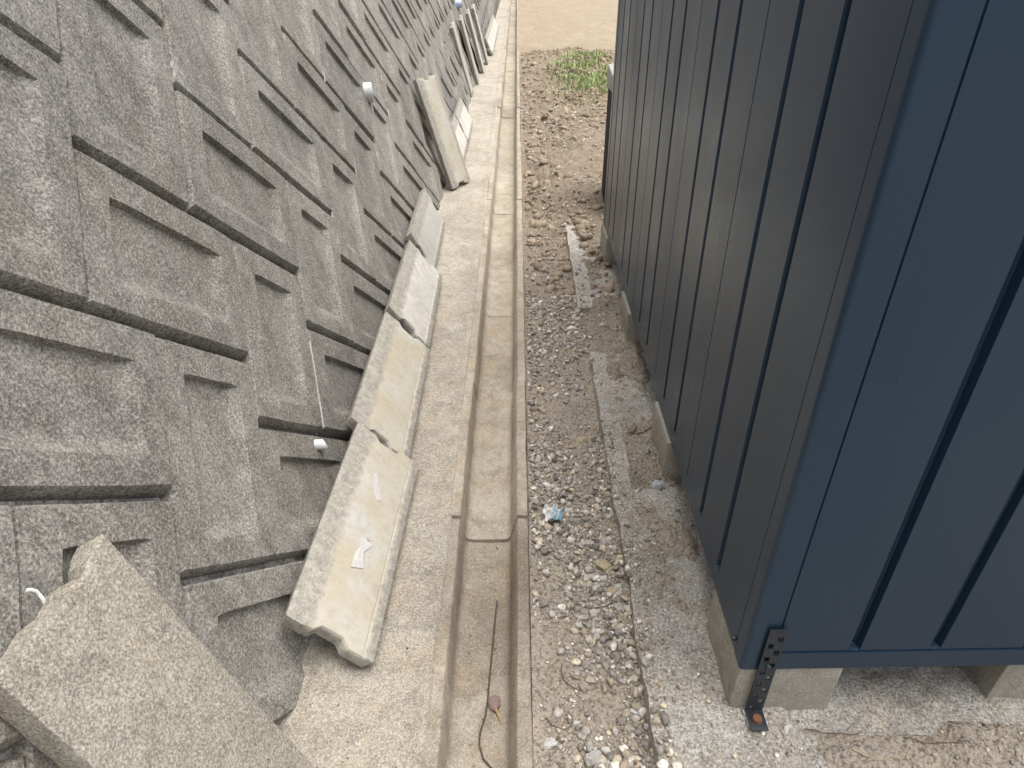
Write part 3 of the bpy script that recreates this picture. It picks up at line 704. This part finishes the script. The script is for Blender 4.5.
stone(.070,.838,.014,WHT,'white pointed stone close to the channel rim at the picture bottom',8,.9)
stone(.165,.803,.022,GRY,'round pale grey stone at the bottom edge between rim and footing',9,.1)
stone(.192,.788,.014,GRY,'grey stone tucked against the round pale stone at the bottom edge',10,1.2)
stone(.446,1.655,.022,(.45,.45,.46),'pale bluish stone on the footing near the second foundation block',11,.4,.6,1.1)
stone(.428,1.79,.020,(.46,.44,.4),'upright pale wedge of rubble on the footing before the second foundation block',12,1.4,1.1,.9)
stone(.410,1.945,.024,(.26,.22,.16),'brown clod of soil on the footing by the second foundation block',13,.2,.6)
stone(.233,1.96,.020,TAN,'tan flat stone on brown soil left of the footing edge',14,.3,.45)
stone(.258,1.45,.017,(.44,.42,.39),'grey angular stone above the large flat tan stone',15,.9)
stone(.205,1.44,.018,(.5,.45,.37),'cream stone beside the blue and white plastic scrap',16,.2)
stone(.600,.855,.010,WHT,'small white stone on the concrete right of the strap foot',17,.2)
# plastic scrap
bm = bmesh.new(); n = 9; gv = [[bm.verts.new(((i/n-.5)*.062, (j/n-.5)*.05, .008*math.sin(i*1.7+j*.6)+.006*math.cos(j*2.1+i)+.012)) for i in range(n+1)] for j in range(n+1)]
for j in range(n):
    for i in range(n):
        if (i < 2 and j < 3) or (i > 6 and j > 7): continue
        bm.faces.new((gv[j][i], gv[j][i+1], gv[j+1][i+1], gv[j+1][i]))
jitter(bm, .005, 40, 3)
m = NT('plastic_scrap'); ob = m.obj(); wv = m.noise(34, 3, .6, m.mapp(ob, (1, .4, 1)))
M['scrap'] = m.fin(m.mix(m.math('MULTIPLY', m.ramp(sep(m, ob, 0), -.005, .004), m.ramp(wv, .44, .54)), (.66,.67,.66), (.20,.36,.45)), .35, None, .5)
bme = bm_mesh(bm, 'plastic_scrap', 60); o = obj('plastic_scrap', bme, 'scrap'); o.location = (.105, 1.552, -.005); o.rotation_euler = (.15, 0, -.2)
tag(o, 'crumpled white and blue plastic scrap on the gravel beside the channel rim', 'plastic scrap')
# wire and dry leaf in the channel
GZ = -.110
tube('wire', [(-.062,1.305,GZ+.004), (-.066,1.25,GZ+.004), (-.071,1.15,GZ+.005), (-.076,1.06,GZ+.004), (-.078,1.0,GZ+.006), (-.083,.955,GZ+.004), (-.094,.915,GZ+.003), (-.095,.885,GZ+.003), (-.083,.85,GZ+.003), (-.06,.826,GZ+.003), (-.04,.81,GZ+.003)], .0021, 'wire')
tag(bpy.data.objects['wire'], 'thin rusty wire lying along the bottom of the drain channel', 'wire')
lf = empty('dry_leaf', (-.062,.985,GZ), label='curled brown dry leaf with a tan stalk in the drain channel', cat='leaf')
bm = bmesh.new(); bmesh.ops.create_uvsphere(bm, u_segments=10, v_segments=6, radius=.016)
for v in bm.verts[:]:
    if v.co.z < -.004: bm.verts.remove(v)
[setattr(v, 'co', Vector((v.co.x, v.co.y*1.25, v.co.z*.35))) for v in bm.verts]; jitter(bm, .006, 70, 2); o = obj('blade', bm_mesh(bm, 'blade', 60), 'leaf', lf); o.location = (0, .004, .006)
o = tube('stalk', [(.002,-.008,.008), (.008,-.022,.008), (.014,-.036,.004), (.018,-.048,.003)], .0032, 'leaf_tan', lf, 5, .5)
# twigs
def twig(name, x, y, ang, L, r, mat, label, bend=.2, zoff=.004):
    pts = []
    for i in range(7):
        t = i/6-.5; a = ang+bend*t*2; px, py = x+math.cos(a)*L*t, y+math.sin(a)*L*t
        pts.append((px, py, float(top(np.array([px]), np.array([py]))[0])+zoff+.003*math.sin(i*2.1)))
    tag(tube(name, pts, r, mat, None, 5, .6), label, 'twig', 'twigs and straws on the ground')
twig('twig', .118,.985,-.85,.10,.0018,'twig','thin dark curved twig on soil between channel rim and bare patch',.5)
twig('twig', .205,1.205,.02,.12,.0014,'twig','fine dark twig lying crosswise above the triangular cream stone',.2)
twig('straw', .150,1.18,1.9,.09,.0016,'straw','pale straw standing steeply across the gravel by the rim',.25)
twig('twig', .455,1.93,.55,.085,.003,'twig','short dark stick on the footing between second and third foundation blocks',.1)
twig('straw', .470,1.70,-1.25,.28,.0016,'straw','long pale straw bent around the second foundation block',.5,.006)
twig('twig', .70,.845,-.08,.12,.0015,'twig','brown stick on the soil in front of the near foundation block',.1)
twig('twig', .92,.825,-.12,.13,.0013,'twig','thin stick at the bottom edge under the shed front',.15)
twig('straw', .80,.79,.15,.15,.0016,'straw','pale straw at the bottom edge under the shed front',.4)
twig('twig', .085,.88,-.4,.06,.0013,'twig','tiny dark twig next to the white pointed stone at the rim',.4)

# ------------------------------------------------------------ beyond the shed
bin_ = empty('storage_bin', (.84, 4.72, 0), label='black box with a grey lid just behind the far end of the shed', cat='box')
binv = Matrix.Translation(-bin_.location)
bm = box_bm(.590, 1.15, 4.37, 4.75, .0, .70, .012); o = obj('body', bm_mesh(bm, 'body', 40), 'black_plastic', bin_); o.matrix_parent_inverse = binv
bm = box_bm(.580, 1.16, 4.355, 4.765, .702, .79, .015)
for v in bm.verts:
    if v.co.z > .75: v.co.z += (v.co.y-4.355)*.10
o = obj('lid', bm_mesh(bm, 'lid', 40), 'grey_plastic', bin_); o.matrix_parent_inverse = binv
# grass on the soil heap
def grass(n):
    V, F, Cc = [], [], []
    for _ in range(n):
        x = rng.normal(.98, .24); y = rng.normal(9.6, .75)
        if x < .38 or rng.random() > np.clip(.6+1.2*fbm(np.array([x]), np.array([y]), 1.8, 3, 5.)[0], .1, 1): continue
        z = float(dirt_z(np.array([x]), np.array([y]))[0])-.01; h = rng.uniform(.02, .085); a = rng.uniform(0, 6.28); ln = rng.uniform(.1, .8)*h; wd = rng.uniform(.004, .010)
        dx, dy = math.cos(a), math.sin(a); c = np.array((.24,.30,.13))*rng.uniform(.6, 1.5)+np.array((.12,.09,.02))*(rng.random() < .25)
        b = len(V); px, py = -dy*wd, dx*wd
        V += [(x-px,y-py,z),(x+px,y+py,z),(x+dx*ln*.4+px*.8,y+dy*ln*.4+py*.8,z+h*.65),(x+dx*ln*.4-px*.8,y+dy*ln*.4-py*.8,z+h*.65),(x+dx*ln,y+dy*ln,z+h)]
        F += [(b,b+1,b+2,b+3),(b+3,b+2,b+4)]; Cc += [(*c,1)]*5
    me = mesh('grass', V, F); at = me.color_attributes.new('col', 'FLOAT_COLOR', 'POINT'); at.data.foreach_set('color', np.array(Cc).ravel())
    return tag(obj('grass', me, 'grass'), 'patch of green grass on the soil heap behind the shed', 'grass', kind='stuff')
grass(6500)
